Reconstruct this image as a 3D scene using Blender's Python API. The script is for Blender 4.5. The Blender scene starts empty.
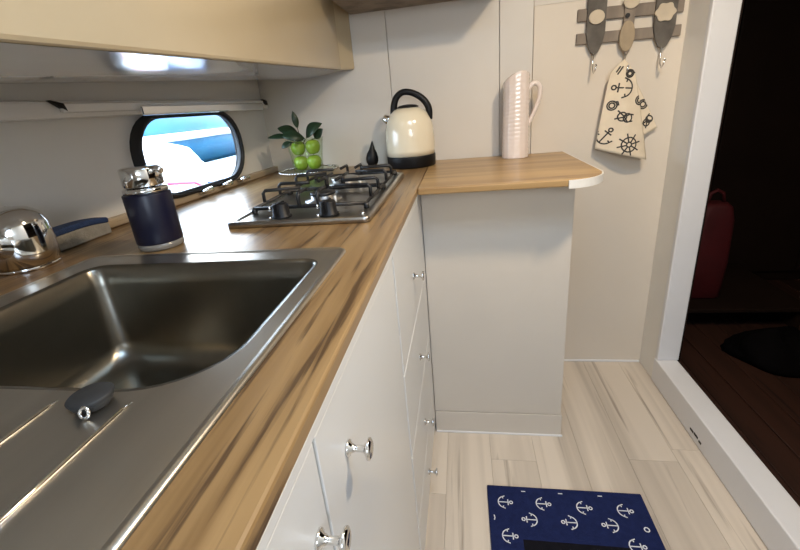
import bpy, bmesh, math, random
from mathutils import Vector, Matrix
random.seed(7)
S = bpy.context.scene
COL = S.collection
PI = math.pi
# ------------------------------------------------------------------ camera
YAW, PIT, ROL, FPX, CX, CY, CZ = 0.179208, 0.354260, 0.093748, 410.342, 395.6, 259.5, 1.1046
fw = Vector((-math.sin(YAW)*math.cos(PIT), math.cos(YAW)*math.cos(PIT), -math.sin(PIT)))
r0 = Vector((math.cos(YAW), math.sin(YAW), 0)); d0 = fw.cross(r0)
cr, sr = math.cos(ROL), math.sin(ROL)
rt = cr*r0 + sr*d0; dn = -sr*r0 + cr*d0
cam = bpy.data.objects.new('camera', bpy.data.cameras.new('camera')); COL.objects.link(cam)
m = Matrix.Identity(4)
for i in range(3):
    m[i][0] = rt[i]; m[i][1] = -dn[i]; m[i][2] = -fw[i]
m[2][3] = CZ
cam.matrix_world = m
cam.data.sensor_width = 36; cam.data.lens = FPX*36/800
cam.data.shift_x = (400-CX)/800; cam.data.shift_y = (CY-275)/800
cam.data.clip_start = 0.01
S.camera = cam
# ------------------------------------------------------------------ world, lights, exposure
S.view_settings.view_transform = 'Standard'; S.view_settings.look = 'None'
S.view_settings.gamma = 1; S.view_settings.use_curve_mapping = False
S.view_settings.exposure = 0.3
W = bpy.data.worlds.new('sky'); S.world = W; W.use_nodes = True
nt = W.node_tree; nt.nodes.clear()
def N(t, **k):
    n = nt.nodes.new(t)
    for a, b in k.items(): setattr(n, a, b)
    return n
tc = N('ShaderNodeTexCoord'); sp = N('ShaderNodeSeparateXYZ'); nt.links.new(tc.outputs['Generated'], sp.inputs[0])
rp = N('ShaderNodeValToRGB'); rp.color_ramp.elements[0].position = 0.0; rp.color_ramp.elements[0].color = (.8, .9, 1, 1)
rp.color_ramp.elements[1].position = .6; rp.color_ramp.elements[1].color = (.42, .64, .95, 1)
nt.links.new(sp.outputs['Z'], rp.inputs[0])
nz = N('ShaderNodeTexNoise'); nz.inputs['Scale'].default_value = 3.2; nz.inputs['Detail'].default_value = 5
nt.links.new(tc.outputs['Generated'], nz.inputs['Vector'])
cr_ = N('ShaderNodeValToRGB'); cr_.color_ramp.elements[0].position = .5; cr_.color_ramp.elements[1].position = .66
nt.links.new(nz.outputs['Fac'], cr_.inputs[0])
mx = N('ShaderNodeMix', data_type='RGBA'); nt.links.new(cr_.outputs[0], mx.inputs[0]); nt.links.new(rp.outputs[0], mx.inputs[6]); mx.inputs[7].default_value = (1, 1, 1, 1)
bg = N('ShaderNodeBackground'); bg.inputs['Strength'].default_value = 10.0
out = N('ShaderNodeOutputWorld'); nt.links.new(mx.outputs[2], bg.inputs['Color']); nt.links.new(bg.outputs[0], out.inputs[0])

def area(name, loc, rot, sx, sy, power, col, portal=False):
    l = bpy.data.lights.new(name, 'AREA'); l.shape = 'RECTANGLE'; l.size = sx; l.size_y = sy
    l.energy = power; l.color = col
    if portal: l.cycles.is_portal = True
    o = bpy.data.objects.new(name, l); COL.objects.link(o); o.location = loc; o.rotation_euler = rot
    return o
# sky light enters by the porthole and by added unseen openings, companionway and hatch
area('porthole_portal', (-.86, 1.165, 1.037), (0, -PI/2, 0), .24, .46, 1, (1, 1, 1), True)
area('added_companionway_portal', (.35, -1.335, 1.5), (PI/2, 0, 0), .7, .6, 1, (1, 1, 1), True)

area('added_hatch_portal', (.13, .2, 1.895), (0, 0, 0), .58, .44, 1, (1, 1, 1), True)
# ------------------------------------------------------------------ materials
def mat(name, col, rough=.5, metal=0.0, spec=.5, coat=0.0, var=0.0, vscale=8, bump=0.0, bscale=60, trans=0.0, ior=1.45, stretch=None, emit=0, col2=None):
    m = bpy.data.materials.new(name); m.use_nodes = True
    t = m.node_tree; b = t.nodes['Principled BSDF']
    b.inputs['Base Color'].default_value = (*col, 1); b.inputs['Roughness'].default_value = rough
    b.inputs['Metallic'].default_value = metal; b.inputs['Specular IOR Level'].default_value = spec
    b.inputs['Coat Weight'].default_value = coat; b.inputs['Coat Roughness'].default_value = .06
    b.inputs['Transmission Weight'].default_value = trans; b.inputs['IOR'].default_value = ior
    tcn = t.nodes.new('ShaderNodeTexCoord'); mp = t.nodes.new('ShaderNodeMapping')
    t.links.new(tcn.outputs['Object'], mp.inputs[0])
    if stretch: mp.inputs['Scale'].default_value = stretch
    if var or col2:
        n = t.nodes.new('ShaderNodeTexNoise'); n.inputs['Scale'].default_value = vscale; n.inputs['Detail'].default_value = 6
        t.links.new(mp.outputs[0], n.inputs['Vector'])
        mx = t.nodes.new('ShaderNodeMix'); mx.data_type = 'RGBA'
        rp = t.nodes.new('ShaderNodeValToRGB'); rp.color_ramp.elements[0].position = .3; rp.color_ramp.elements[1].position = .7
        t.links.new(n.outputs['Fac'], rp.inputs[0]); t.links.new(rp.outputs[0], mx.inputs[0])
        c2 = col2 or tuple(max(0, c*(1-var)) for c in col)
        mx.inputs[6].default_value = (*col, 1); mx.inputs[7].default_value = (*c2, 1)
        t.links.new(mx.outputs[2], b.inputs['Base Color'])
    if bump:
        n2 = t.nodes.new('ShaderNodeTexNoise'); n2.inputs['Scale'].default_value = bscale; n2.inputs['Detail'].default_value = 4
        t.links.new(mp.outputs[0], n2.inputs['Vector'])
        bp = t.nodes.new('ShaderNodeBump'); bp.inputs['Strength'].default_value = bump; bp.inputs['Distance'].default_value = .002
        t.links.new(n2.outputs['Fac'], bp.inputs['Height']); t.links.new(bp.outputs[0], b.inputs['Normal'])
    return m

def wood(name, light, mid, dark, axis='Y', rough=.4, scale=1.0, crack=.62, seed=0.0, coat=0.0):
    """long stretched grain with dark streaks along one axis, in object space"""
    m = bpy.data.materials.new(name); m.use_nodes = True
    t = m.node_tree; b = t.nodes['Principled BSDF']; L = t.links.new
    b.inputs['Roughness'].default_value = rough; b.inputs['Coat Weight'].default_value = coat; b.inputs['Coat Roughness'].default_value = .15
    tcn = t.nodes.new('ShaderNodeTexCoord')
    info = t.nodes.new('ShaderNodeObjectInfo')
    add = t.nodes.new('ShaderNodeVectorMath'); add.operation = 'MULTIPLY_ADD'
    L(info.outputs['Random'], add.inputs[0]); add.inputs[1].default_value = (9.7, 5.3, 3.1); L(tcn.outputs['Object'], add.inputs[2])
    mp = t.nodes.new('ShaderNodeMapping'); L(add.outputs[0], mp.inputs[0])
    s = {'Y': (14, .6, 14), 'X': (.7, 14, 14), 'Z': (14, 14, .7)}[axis]
    mp.inputs['Scale'].default_value = tuple(v*scale for v in s); mp.inputs['Location'].default_value = (seed, seed*1.7, 0)
    n1 = t.nodes.new('ShaderNodeTexNoise'); n1.inputs['Scale'].default_value = 1.0; n1.inputs['Detail'].default_value = 7; n1.inputs['Distortion'].default_value = .6
    n2 = t.nodes.new('ShaderNodeTexNoise'); n2.inputs['Scale'].default_value = 3.4; n2.inputs['Detail'].default_value = 8; n2.inputs['Distortion'].default_value = .3
    L(mp.outputs[0], n1.inputs['Vector']); L(mp.outputs[0], n2.inputs['Vector'])
    r1 = t.nodes.new('ShaderNodeValToRGB'); e = r1.color_ramp.elements
    e[0].position = .4; e[0].color = (*light, 1); e[1].position = .6; e[1].color = (*mid, 1)
    r2 = t.nodes.new('ShaderNodeValToRGB'); e = r2.color_ramp.elements
    e[0].position = crack; e[0].color = (0, 0, 0, 1); e[1].position = crack+.1; e[1].color = (1, 1, 1, 1)
    L(n1.outputs['Fac'], r1.inputs[0]); L(n2.outputs['Fac'], r2.inputs[0])
    mx = t.nodes.new('ShaderNodeMix'); mx.data_type = 'RGBA'
    L(r2.outputs[0], mx.inputs[0]); L(r1.outputs[0], mx.inputs[6]); mx.inputs[7].default_value = (*dark, 1)
    L(mx.outputs[2], b.inputs['Base Color'])
    bp = t.nodes.new('ShaderNodeBump'); bp.inputs['Strength'].default_value = .15; bp.inputs['Distance'].default_value = .001
    L(n2.outputs['Fac'], bp.inputs['Height']); L(bp.outputs[0], b.inputs['Normal'])
    return m

M = {}
M['wall'] = mat('painted wall panel', (.67, .63, .57), .45, var=.05, vscale=3)
M['wall_warm'] = mat('cream wall panel', (.70, .63, .535), .5, var=.05, vscale=3)
M['hull'] = mat('white hull lining', (.80, .79, .76), .35, var=.06, vscale=4)
M['gel'] = mat('glossy white gelcoat', (.80, .79, .77), .12, coat=.6, var=.05, vscale=2)
M['ceil'] = mat('ceiling vinyl', (.62, .58, .5), .6, var=.05)
M['locker'] = mat('glossy tan laminate', (.52, .42, .27), .22, coat=.4, var=.06, vscale=3)
M['white'] = mat('white cabinet laminate', (.72, .73, .73), .3, coat=.15, var=.03, vscale=3)
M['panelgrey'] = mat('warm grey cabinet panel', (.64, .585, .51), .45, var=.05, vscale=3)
M['carcass'] = mat('carcass darkened for gap shade', (.2, .19, .17), .7, var=.1)  # colour darkened to stand for shade in the gaps between the fronts
M['white_trim'] = mat('white painted trim', (.78, .78, .79), .4, var=.04, vscale=6)
M['edging'] = mat('white melamine edging', (.82, .8, .75), .4, var=.04)
M['steel'] = mat('brushed stainless steel', (.62, .585, .52), .3, 1, var=.12, vscale=30, stretch=(1, .06, 1), bump=.05, bscale=200)
M['bowlsteel_shaded'] = mat('shade-darkened stainless steel', (.25, .23, .19), .28, 1, var=.12, vscale=20, bump=.03, bscale=150)  # same steel as the deck; the darker colour carries the bowl's shade
M['hobsteel'] = mat('hob stainless steel', (.42, .40, .37), .28, 1, var=.1, vscale=30, stretch=(.06, 1, 1))
M['chrome'] = mat('polished chrome', (.78, .77, .75), .08, 1, var=.04)
M['alu'] = mat('cast aluminium burner', (.55, .54, .52), .35, 1, var=.1, vscale=40)
M['black'] = mat('black plastic', (.007, .007, .008), .45, spec=.3, var=.2)
M['iron'] = mat('black enamel', (.014, .014, .015), .4, var=.2, bump=.2)
M['rubber'] = mat('black rubber', (.02, .02, .02), .6, var=.2)
M['cream'] = mat('cream enamel', (.80, .72, .55), .16, coat=.5, var=.03)
M['ceramic'] = mat('pinkish white glazed ceramic', (.80, .70, .64), .15, coat=.5, var=.04)
M['navy'] = mat('navy plastic', (.006, .007, .024), .35, var=.15)
M['navycloth'] = mat('navy mat fabric', (.014, .022, .085), .9, spec=.1, var=.25, vscale=60, bump=.5, bscale=400)
M['blackcloth'] = mat('black mat fabric', (.008, .008, .012), .9, spec=.1, var=.2, vscale=60)
M['print_white'] = mat('white print', (.7, .72, .78), .8, var=.08, vscale=50)
M['print_dark'] = mat('dark print', (.05, .045, .04), .8, var=.2, vscale=50)
M['linen'] = mat('natural linen cloth', (.80, .69, .53), .9, spec=.1, var=.08, vscale=30, bump=.4, bscale=600)
M['drift'] = mat('grey driftwood', (.30, .25, .2), .8, col2=(.17, .14, .115), vscale=20, stretch=(1, 1, .3), bump=.3)
M['driftdark'] = mat('dark weathered wood', (.15, .135, .115), .8, col2=(.085, .075, .065), vscale=25, bump=.3)
M['pale'] = mat('pale bleached wood', (.62, .53, .4), .7, var=.15, vscale=30)
M['pinewood'] = mat('pine wood oval', (.42, .33, .22), .7, var=.2, vscale=30)
M['apple'] = mat('green apple skin', (.24, .36, .03), .25, coat=.3, col2=(.36, .44, .08), vscale=12)
M['leaf'] = mat('dark green leaf', (.016, .04, .016), .4, var=.35, vscale=30)
M['twig'] = mat('brown twig', (.08, .05, .025), .7, var=.2)
M['silver'] = mat('silvered beads', (.7, .69, .66), .2, 1, var=.1)
M['spongeblue'] = mat('blue scouring fibre', (.03, .06, .16), .9, var=.3, vscale=120, bump=.8, bscale=400)
M['spongegrey'] = mat('grey sponge foam', (.33, .31, .27), .9, var=.2, vscale=80, bump=.6, bscale=300)
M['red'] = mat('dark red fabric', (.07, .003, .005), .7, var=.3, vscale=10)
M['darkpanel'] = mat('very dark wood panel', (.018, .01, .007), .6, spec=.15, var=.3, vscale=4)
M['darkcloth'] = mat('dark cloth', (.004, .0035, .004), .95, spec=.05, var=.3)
M['boat'] = mat('white boat hull', (.85, .84, .84), .3, coat=.4, var=.03)
M['boatred'] = mat('red boat stripe', (.6, .03, .08), .4, var=.05)
M['boatdeep'] = mat('blue boat hull', (.008, .085, .17), .35, col2=(.02, .14, .24), vscale=.6)
M['boatblue'] = mat('blue boat canvas', (.03, .22, .6), .6, var=.1)
M['water'] = mat('harbour water', (.006, .05, .1), .35, var=.5, vscale=2, bump=.6, bscale=8)
M['lamp'] = mat('warm lamp diffuser', (.9, .85, .7), .4, var=.02)
lb = M['lamp'].node_tree.nodes['Principled BSDF']; lb.inputs['Emission Color'].default_value = (1, .78, .5, 1); lb.inputs['Emission Strength'].default_value = 6
M['wt_y'] = wood('oak worktop lengthwise', (.30, .185, .078), (.185, .105, .04), (.075, .04, .017), 'Y', .33, 1.9, .555, coat=.15)
M['wt_x'] = wood('oak worktop crosswise', (.44, .28, .115), (.32, .19, .075), (.14, .08, .035), 'X', .36, 1.1, .6, seed=3, coat=.1)
M['batten'] = wood('pale wood batten', (.5, .4, .28), (.4, .3, .2), (.25, .17, .1), 'Y', .4, 1.0, .66)
M['floor'] = wood('limed oak planks', (.68, .60, .50), (.50, .435, .36), (.36, .305, .245), 'Y', .36, .7, .6, coat=.05)
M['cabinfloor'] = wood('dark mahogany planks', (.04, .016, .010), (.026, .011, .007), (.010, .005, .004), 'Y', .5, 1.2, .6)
def glassmat(name, tint=(1, 1, 1), gl=.12):
    m = bpy.data.materials.new(name); m.use_nodes = True; t = m.node_tree; t.nodes.clear()
    o = t.nodes.new('ShaderNodeOutputMaterial'); a = t.nodes.new('ShaderNodeBsdfTransparent'); a.inputs[0].default_value = (*tint, 1)
    g = t.nodes.new('ShaderNodeBsdfGlossy'); g.inputs['Roughness'].default_value = .03
    x = t.nodes.new('ShaderNodeMixShader'); lw = t.nodes.new('ShaderNodeLayerWeight'); lw.inputs['Blend'].default_value = .5
    pw_ = t.nodes.new('ShaderNodeMath'); pw_.operation = 'POWER'; pw_.inputs[1].default_value = 3.5; t.links.new(lw.outputs['Facing'], pw_.inputs[0])
    ml = t.nodes.new('ShaderNodeMath'); ml.operation = 'MULTIPLY_ADD'; ml.inputs[1].default_value = gl*3; ml.inputs[2].default_value = .03; t.links.new(pw_.outputs[0], ml.inputs[0]); t.links.new(ml.outputs[0], x.inputs[0]); t.links.new(a.outputs[0], x.inputs[1]); t.links.new(g.outputs[0], x.inputs[2]); t.links.new(x.outputs[0], o.inputs[0])
    return m
M['glass'] = glassmat('clear window glass', (.97, .99, 1))
M['bowlglass'] = glassmat('green tinted clear glass', (.93, .98, .9), .2)
M['clearplastic'] = mat('smoky clear plastic', (.2, .18, .15), .1, var=.05)

# ------------------------------------------------------------------ mesh helpers
class MB:
    def __init__(s): s.v = []; s.f = []; s.sm = []
    def add(s, vs, fs, smooth=False):
        o = len(s.v); s.v += [tuple(v) for v in vs]
        for f in fs: s.f.append(tuple(i+o for i in f)); s.sm.append(smooth)
        return s
    def box(s, a, b):
        x0, y0, z0 = a; x1, y1, z1 = b
        vs = [(x0, y0, z0), (x1, y0, z0), (x1, y1, z0), (x0, y1, z0), (x0, y0, z1), (x1, y0, z1), (x1, y1, z1), (x0, y1, z1)]
        return s.add(vs, [(0, 3, 2, 1), (4, 5, 6, 7), (0, 1, 5, 4), (1, 2, 6, 5), (2, 3, 7, 6), (3, 0, 4, 7)])
    def loft(s, loops, cap0=True, cap1=True, smooth=True, closed=True):
        n = len(loops[0]); vs = [p for l in loops for p in l]; fs = []
        for k in range(len(loops)-1):
            for i in range(n if closed else n-1):
                j = (i+1) % n; fs.append((k*n+i, k*n+j, (k+1)*n+j, (k+1)*n+i))
        s.add(vs, fs, smooth)
        if cap0: s.add(loops[0], [tuple(range(n-1, -1, -1))])
        if cap1: s.add(loops[-1], [tuple(range(n))])
        return s
    def lathe(s, prof, c=(0, 0, 0), n=32, axis='Z', cap=True):
        def P(r, h, a):
            x, y = r*math.cos(a), r*math.sin(a)
            if axis == 'Z': q = (x, y, h)
            elif axis == 'X': q = (h, x, y)
            else: q = (y, h, x)
            return (c[0]+q[0], c[1]+q[1], c[2]+q[2])
        loops = [[P(r, h, 2*PI*i/n) for i in range(n)] for r, h in prof]
        return s.loft(loops, cap and prof[0][0] > 1e-5, cap and prof[-1][0] > 1e-5)
    def tube(s, pts, r, n=10, cap=True):
        pts = [Vector(p) for p in pts]; rs = r if isinstance(r, (list, tuple)) else [r]*len(pts)
        loops = []; up = None
        for i, p in enumerate(pts):
            d = (pts[min(i+1, len(pts)-1)]-pts[max(i-1, 0)]).normalized()
            if up is None: up = Vector((0, 0, 1)) if abs(d.z) < .9 else Vector((1, 0, 0))
            a = d.cross(up)
            if a.length < 1e-4: a = d.cross(Vector((0, 1, .01)))
            a.normalize(); b = a.cross(d).normalized(); up = b
            loops.append([p+rs[i]*(math.cos(2*PI*k/n)*a+math.sin(2*PI*k/n)*b) for k in range(n)])
        return s.loft(loops, cap, cap)
    def sphere(s, c, r, n=16, k=10, sc=(1, 1, 1)):
        prof = [(max(1e-6, math.sin(PI*i/k))*r, -math.cos(PI*i/k)*r) for i in range(k+1)]
        loops = [[(c[0]+sc[0]*q*math.cos(2*PI*j/n), c[1]+sc[1]*q*math.sin(2*PI*j/n), c[2]+sc[2]*h) for j in range(n)] for q, h in prof]
        return s.loft(loops, False, False)
    def build(s, name, mt, parent=None, bevel=0, label=None, cat=None, group=None, kind=None, seg=2, weld=True):
        me = bpy.data.meshes.new(name); me.from_pydata(s.v, [], s.f)
        for p, q in zip(me.polygons, s.sm): p.use_smooth = q
        bm = bmesh.new(); bm.from_mesh(me)
        if weld: bmesh.ops.remove_doubles(bm, verts=bm.verts, dist=1e-5)
        bmesh.ops.recalc_face_normals(bm, faces=bm.faces); bm.to_mesh(me); bm.free()
        o = bpy.data.objects.new(name, me); COL.objects.link(o)
        me.materials.append(M[mt] if isinstance(mt, str) else mt)
        if parent: o.parent = parent; o.matrix_parent_inverse = Matrix.Translation(parent.location).inverted()
        if bevel:
            b = o.modifiers.new('bevel', 'BEVEL'); b.width = bevel; b.segments = seg; b.limit_method = 'ANGLE'; b.angle_limit = .6
            b.harden_normals = False
        tag(o, label, cat, group, kind)
        return o
def tag(o, label=None, cat=None, group=None, kind=None):
    for k, v in (('label', label), ('category', cat), ('group', group), ('kind', kind)):
        if v: o[k] = v
    return o
def thing(name, loc, label, cat, group=None):
    o = bpy.data.objects.new(name, None); COL.objects.link(o); o.location = loc
    o.empty_display_size = .05
    return tag(o, label, cat, group)
def struct(name, loc=(0, 0, 0)):
    o = bpy.data.objects.new(name, None); COL.objects.link(o); o.location = loc
    return tag(o, kind='structure')
def box(name, a, b, mt, parent=None, bevel=0, **k): return MB().box(a, b).build(name, mt, parent, bevel, **k)
def spl(pts, k=5):
    """Catmull-Rom through the points"""
    P = [Vector(p) for p in pts]; o = []
    for i in range(len(P)-1):
        a, b, c, d = P[max(0, i-1)], P[i], P[i+1], P[min(len(P)-1, i+2)]
        for j in range(k):
            t = j/k; o.append(.5*((2*b)+(c-a)*t+(2*a-5*b+4*c-d)*t*t+(3*b-a-3*c+d)*t**3))
    return o+[P[-1]]
def splr(r, k=5): return [r[i]+(r[i+1]-r[i])*j/k for i in range(len(r)-1) for j in range(k)]+[r[-1]]
def rrect(x0, y0, x1, y1, rs, n=8):
    """rounded rectangle, radii (x0y0, x1y0, x1y1, x0y1)"""
    if not isinstance(rs, (list, tuple)): rs = [rs]*4
    o = []
    for (cx, cy, a0), r in zip(((x0, y0, PI), (x1, y0, 1.5*PI), (x1, y1, 0), (x0, y1, .5*PI)), rs):
        sx = 1 if cx == x0 else -1; sy = 1 if cy == y0 else -1
        for i in range(n+1):
            a = a0+.5*PI*i/n; o.append((cx+sx*r+r*math.cos(a), cy+sy*r+r*math.sin(a)))
    return o
def strokes(polys, w, fn):
    """flat ribbons along 2D polylines, mapped to 3D by fn(u, v)"""
    mb = MB()
    for k, pl in enumerate(polys):
        L = []; R = []
        pl = [(a[0]+(b[0]-a[0])*k_/3, a[1]+(b[1]-a[1])*k_/3) for a, b in zip(pl, pl[1:]) for k_ in range(3)]+[pl[-1]]
        for i, p in enumerate(pl):
            a = pl[max(0, i-1)]; b = pl[min(len(pl)-1, i+1)]
            dx, dy = b[0]-a[0], b[1]-a[1]; l = math.hypot(dx, dy) or 1
            nx, ny = -dy/l*w/2, dx/l*w/2
            L.append(fn(p[0]+nx, p[1]+ny)); R.append(fn(p[0]-nx, p[1]-ny))
        n = len(pl)
        mb.add(L+R, [(i, i+1, n+i+1, n+i) for i in range(n-1)])
    return mb
def circ(cx, cy, r, a0=0, a1=2*PI, n=16): return [(cx+r*math.cos(a0+(a1-a0)*i/n), cy+r*math.sin(a0+(a1-a0)*i/n)) for i in range(n+1)]
def xf2(polys, s, a, ox, oy):
    c, q = math.cos(a)*s, math.sin(a)*s
    return [[(ox+c*x-q*y, oy+q*x+c*y) for x, y in pl] for pl in polys]
ANCHOR = [[(0, .3), (0, -.45)], [(-.22, .2), (.22, .2)], circ(0, .4, .1), circ(0, -.02, .43, PI*1.08, PI*1.92, 14),
          [(-.47, 0), (-.41, -.15), (-.27, -.12)], [(.47, 0), (.41, -.15), (.27, -.12)]]
WHEEL = [circ(0, 0, .3), circ(0, 0, .1)] + [[(.1*math.cos(a), .1*math.sin(a)), (.47*math.cos(a), .47*math.sin(a))] for a in [k*PI/4 for k in range(8)]]
KNOT = [circ(-.14, 0, .22), circ(.14, 0, .22), [(-.45, .25), (-.1, .05), (.2, -.2), (.45, -.1)], [(-.45, -.2), (-.1, -.02), (.2, .2), (.42, .22)]]
ROPE = [circ(0, 0, .2), circ(0, 0, .34), [(.2, .2), (.45, .1), (.4, -.2)]]

# ------------------------------------------------------------------ setting
BW = 1.62        # back wall
RX = .72         # right wall face
XF = -.118       # worktop front edge
WT = .9          # worktop top
# floor planks
fl = struct('floor')
box('subfloor', (-.9, -1.4, -.03), (.79, BW+.05, -.006), 'floor', fl)
pw = .142
k = 0
for i in range(7):
    x = -.22+i*pw; y = -1.4+random.uniform(-.5, 0)
    while y < BW:
        y1 = min(y+random.uniform(.75, 1.05), BW)
        if BW-y1 < .12: y1 = BW
        if y1 > -.2:
            box('plank', (x+.0003, max(y, -1.4)+.0003, -.006), (min(x+pw, RX+.0)-.0003, y1-.0003, random.uniform(-.0004, .0)), 'floor', fl, .0004, seg=1)
        y = y1
# ceiling
ce = MB(); HA = (-.16, -.02, .42, .42)      # deck hatch out of view, added to let in more sky light
ce.box((-.9, -1.4, 1.86), (HA[0], BW+.05, 1.9)); ce.box((HA[2], -1.4, 1.86), (RX+.1, BW+.05, 1.9)); ce.box((HA[0], -1.4, 1.86), (HA[2], HA[1], 1.9)); ce.box((HA[0], HA[3], 1.86), (HA[2], BW+.05, 1.9))
ce.build('ceiling', 'ceil', kind='structure')
# back wall with joined panels
wb = struct('wall_back', (0, BW, 0))
box('substrate', (-.9, BW+.012, -.02), (RX+.08, BW+.05, 1.9), 'wall', wb)
for a, b, d, mt in ((-.9, -.251, 0, 'wall'), (-.249, .138, .0, 'wall'), (.140, .25, .0, 'wall'), (.2505, RX+.0, -.006, 'wall_warm')):
    box('panel', (a, BW+d, 0), (b, BW+.014, 1.86 if mt == 'wall' else 1.375), mt, wb, .0015)
box('panel', (.2505, BW, 1.376), (RX, BW+.014, 1.86), 'wall', wb, .0015)
box('baseboard_back', (.31, BW-.014, 0), (RX-.004, BW-.006, .008), 'white_trim', None, .002, kind='structure')
# near wall; companionway opening added out of view to let daylight in
wn = MB()
for a, b in (((-.9, -1.36, -.03), (.02, -1.31, 1.9)), ((.68, -1.36, -.03), (.85, -1.31, 1.9)), ((.02, -1.36, -.03), (.68, -1.31, 1.22)), ((.02, -1.36, 1.78), (.68, -1.31, 1.9))): wn.box(a, b)
wn.build('wall_near', 'wall', kind='structure')
# right wall with door opening Y .3 .. 1.49
WTK = .07
wr = MB(); wr.box((RX, 1.492, -.006), (RX+WTK, BW+.012, 1.86)); wr.box((RX, -1.4, -.006), (RX+WTK, .3, 1.86)); wr.box((RX, .3, 1.78), (RX+WTK, 1.492, 1.86))
wr.build('wall_right', 'edging', kind='structure')
# sill and door frame lining (white)
sill = MB().box((RX-.004, .3, .0003), (RX+WTK+.002, 1.4915, .102)).build('trim_1', 'white_trim', bevel=.004, kind='structure')
MB().box((RX-.002, 1.47, .1025), (RX+WTK+.004, 1.4915, 1.78)).build('trim_2', 'white_trim', bevel=.004, kind='structure')
MB().box((RX-.002, .3, .1025), (RX+WTK+.004, .32, 1.78)).build('trim_3', 'white_trim', bevel=.004, kind='structure')
MB().box((RX-.002, .3, 1.7605), (RX+WTK+.004, 1.4695, 1.78)).build('trim_4', 'white_trim', bevel=.004, kind='structure')
# dark chips in the front of the sill
ch = MB()
for y, z, l in ((1.185, .028, .02), (1.16, .03, .024), (1.135, .026, .014)): ch.box((RX-.0052, y-l/2, z-.004), (RX-.0035, y+l/2, z+.004))
ch.build('paint_chip', 'rubber', sill, .001)

# left wall = hull side, slightly turned in towards the bow, with an oval porthole
A0 = Vector((-.85, .4, 0)); B0 = Vector((-.765, BW, 0)); ud = (B0-A0); ulen = ud.y
nrm = Vector((ud.y, -ud.x, 0)).normalized()      # into the cabin
def hp(u, z, d=0):
    """point on the hull wall: u = world Y, z up, d out into the cabin"""
    p = A0+ud*((u-.4)/ulen)+nrm*d; return Vector((p.x, p.y, z))
PU, PZ, PW, PH = 1.165, 1.033, .218, .105
def ploop(e, d, n=8): return [hp(u, z, d) for u, z in rrect(PU-PW-e, PZ-PH-e, PU+PW+e, PZ+PH+e, .096+e, n)]
wl = MB()
hole = ploop(0, 0); nh = len(hole)
hu = rrect(PU-PW, PZ-PH, PU+PW, PZ+PH, .096)
outer = []
for u, z in hu:
    du, dz = u-PU, z-PZ; s_ = min(.3/abs(du) if abs(du) > 1e-6 else 1e9, .2/abs(dz) if abs(dz) > 1e-6 else 1e9)
    outer.append((PU+du*s_, PZ+dz*s_))
wl.loft([hole, [hp(u, z) for u, z in outer]], False, False, False)
wl.loft([hole, ploop(.07, -.04)], False, False, True)
def wq(u0, z0, u1, z1): wl.add([hp(u0, z0), hp(u1, z0), hp(u1, z1), hp(u0, z1)], [(0, 1, 2, 3)])
u0, u1, z0, z1 = PU-.3, PU+.3, PZ-.2, PZ+.2
wq(-1.4, 0, u0, 1.88); wq(u1, 0, BW+.03, 1.88); wq(u0, 0, u1, z0); wq(u0, z1, u1, 1.88)
# corner fans of the rectangle missed by the rays
for cu, cz in ((u0, z0), (u1, z0), (u1, z1), (u0, z1)):
    pts = sorted([(u, z) for u, z in outer if (abs(u-cu) < .3 and abs(z-cz) < .2)], key=lambda q: (q[0]-cu)**2+(q[1]-cz)**2)
    pa = [q for q in outer if abs(q[0]-cu) < 1e-6]; pb = [q for q in outer if abs(q[1]-cz) < 1e-6]
    if pa and pb:
        a = min(pa, key=lambda q: abs(q[1]-cz)); b = min(pb, key=lambda q: abs(q[0]-cu))
        wl.add([hp(*a, .0), hp(cu, cz), hp(*b, .0)], [(0, 1, 2)])
wl.build('wall_left', 'hull', kind='structure')
# porthole: black rim, chrome inner ring, pane, latches
po = struct('window_1', hp(PU, PZ))
MB().loft([ploop(.008, 0), ploop(.008, .027), ploop(.005, .031), ploop(-.001, .03), ploop(-.004, .022), ploop(-.004, .012), ploop(.004, .0)], False, False).build('window_frame', 'rubber', po)
MB().loft([ploop(-.004, .024), ploop(-.006, .025), ploop(-.007, .023), ploop(-.007, .014), ploop(-.004, .014)], False, False).build('inner_ring', 'rubber', po)
MB().loft([ploop(-.0065, .016), ploop(-.0065, .02)], True, True, False).build('pane', 'glass', po)
for u in (1.12, 1.22, 1.32):
    lt = MB(); lt.tube([hp(u, PZ-PH-.012, .024), hp(u, PZ-PH-.006, .05), hp(u+.02, PZ-PH-.004, .056)], [.006, .006, .008], 8); lt.build('latch', 'chrome', po)
# hull fascia and the pale batten along the back of the worktop
def hbox(u0, u1, z0, z1, d0, d1):
    return MB().add([hp(u0, z0, d0), hp(u1, z0, d0), hp(u1, z0, d1), hp(u0, z0, d1), hp(u0, z1, d0), hp(u1, z1, d0), hp(u1, z1, d1), hp(u0, z1, d1)],
                    [(0, 3, 2, 1), (4, 5, 6, 7), (0, 1, 5, 4), (1, 2, 6, 5), (2, 3, 7, 6), (3, 0, 4, 7)])
hbox(-1.3, BW-.002, 1.142, 1.176, .001, .03).build('trim_6', 'gel', bevel=.006, kind='structure')
hbox(-.6, BW-.002, WT+.0005, WT+.022, .001, .022).build('trim_7', 'batten', bevel=.004, kind='structure')

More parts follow.
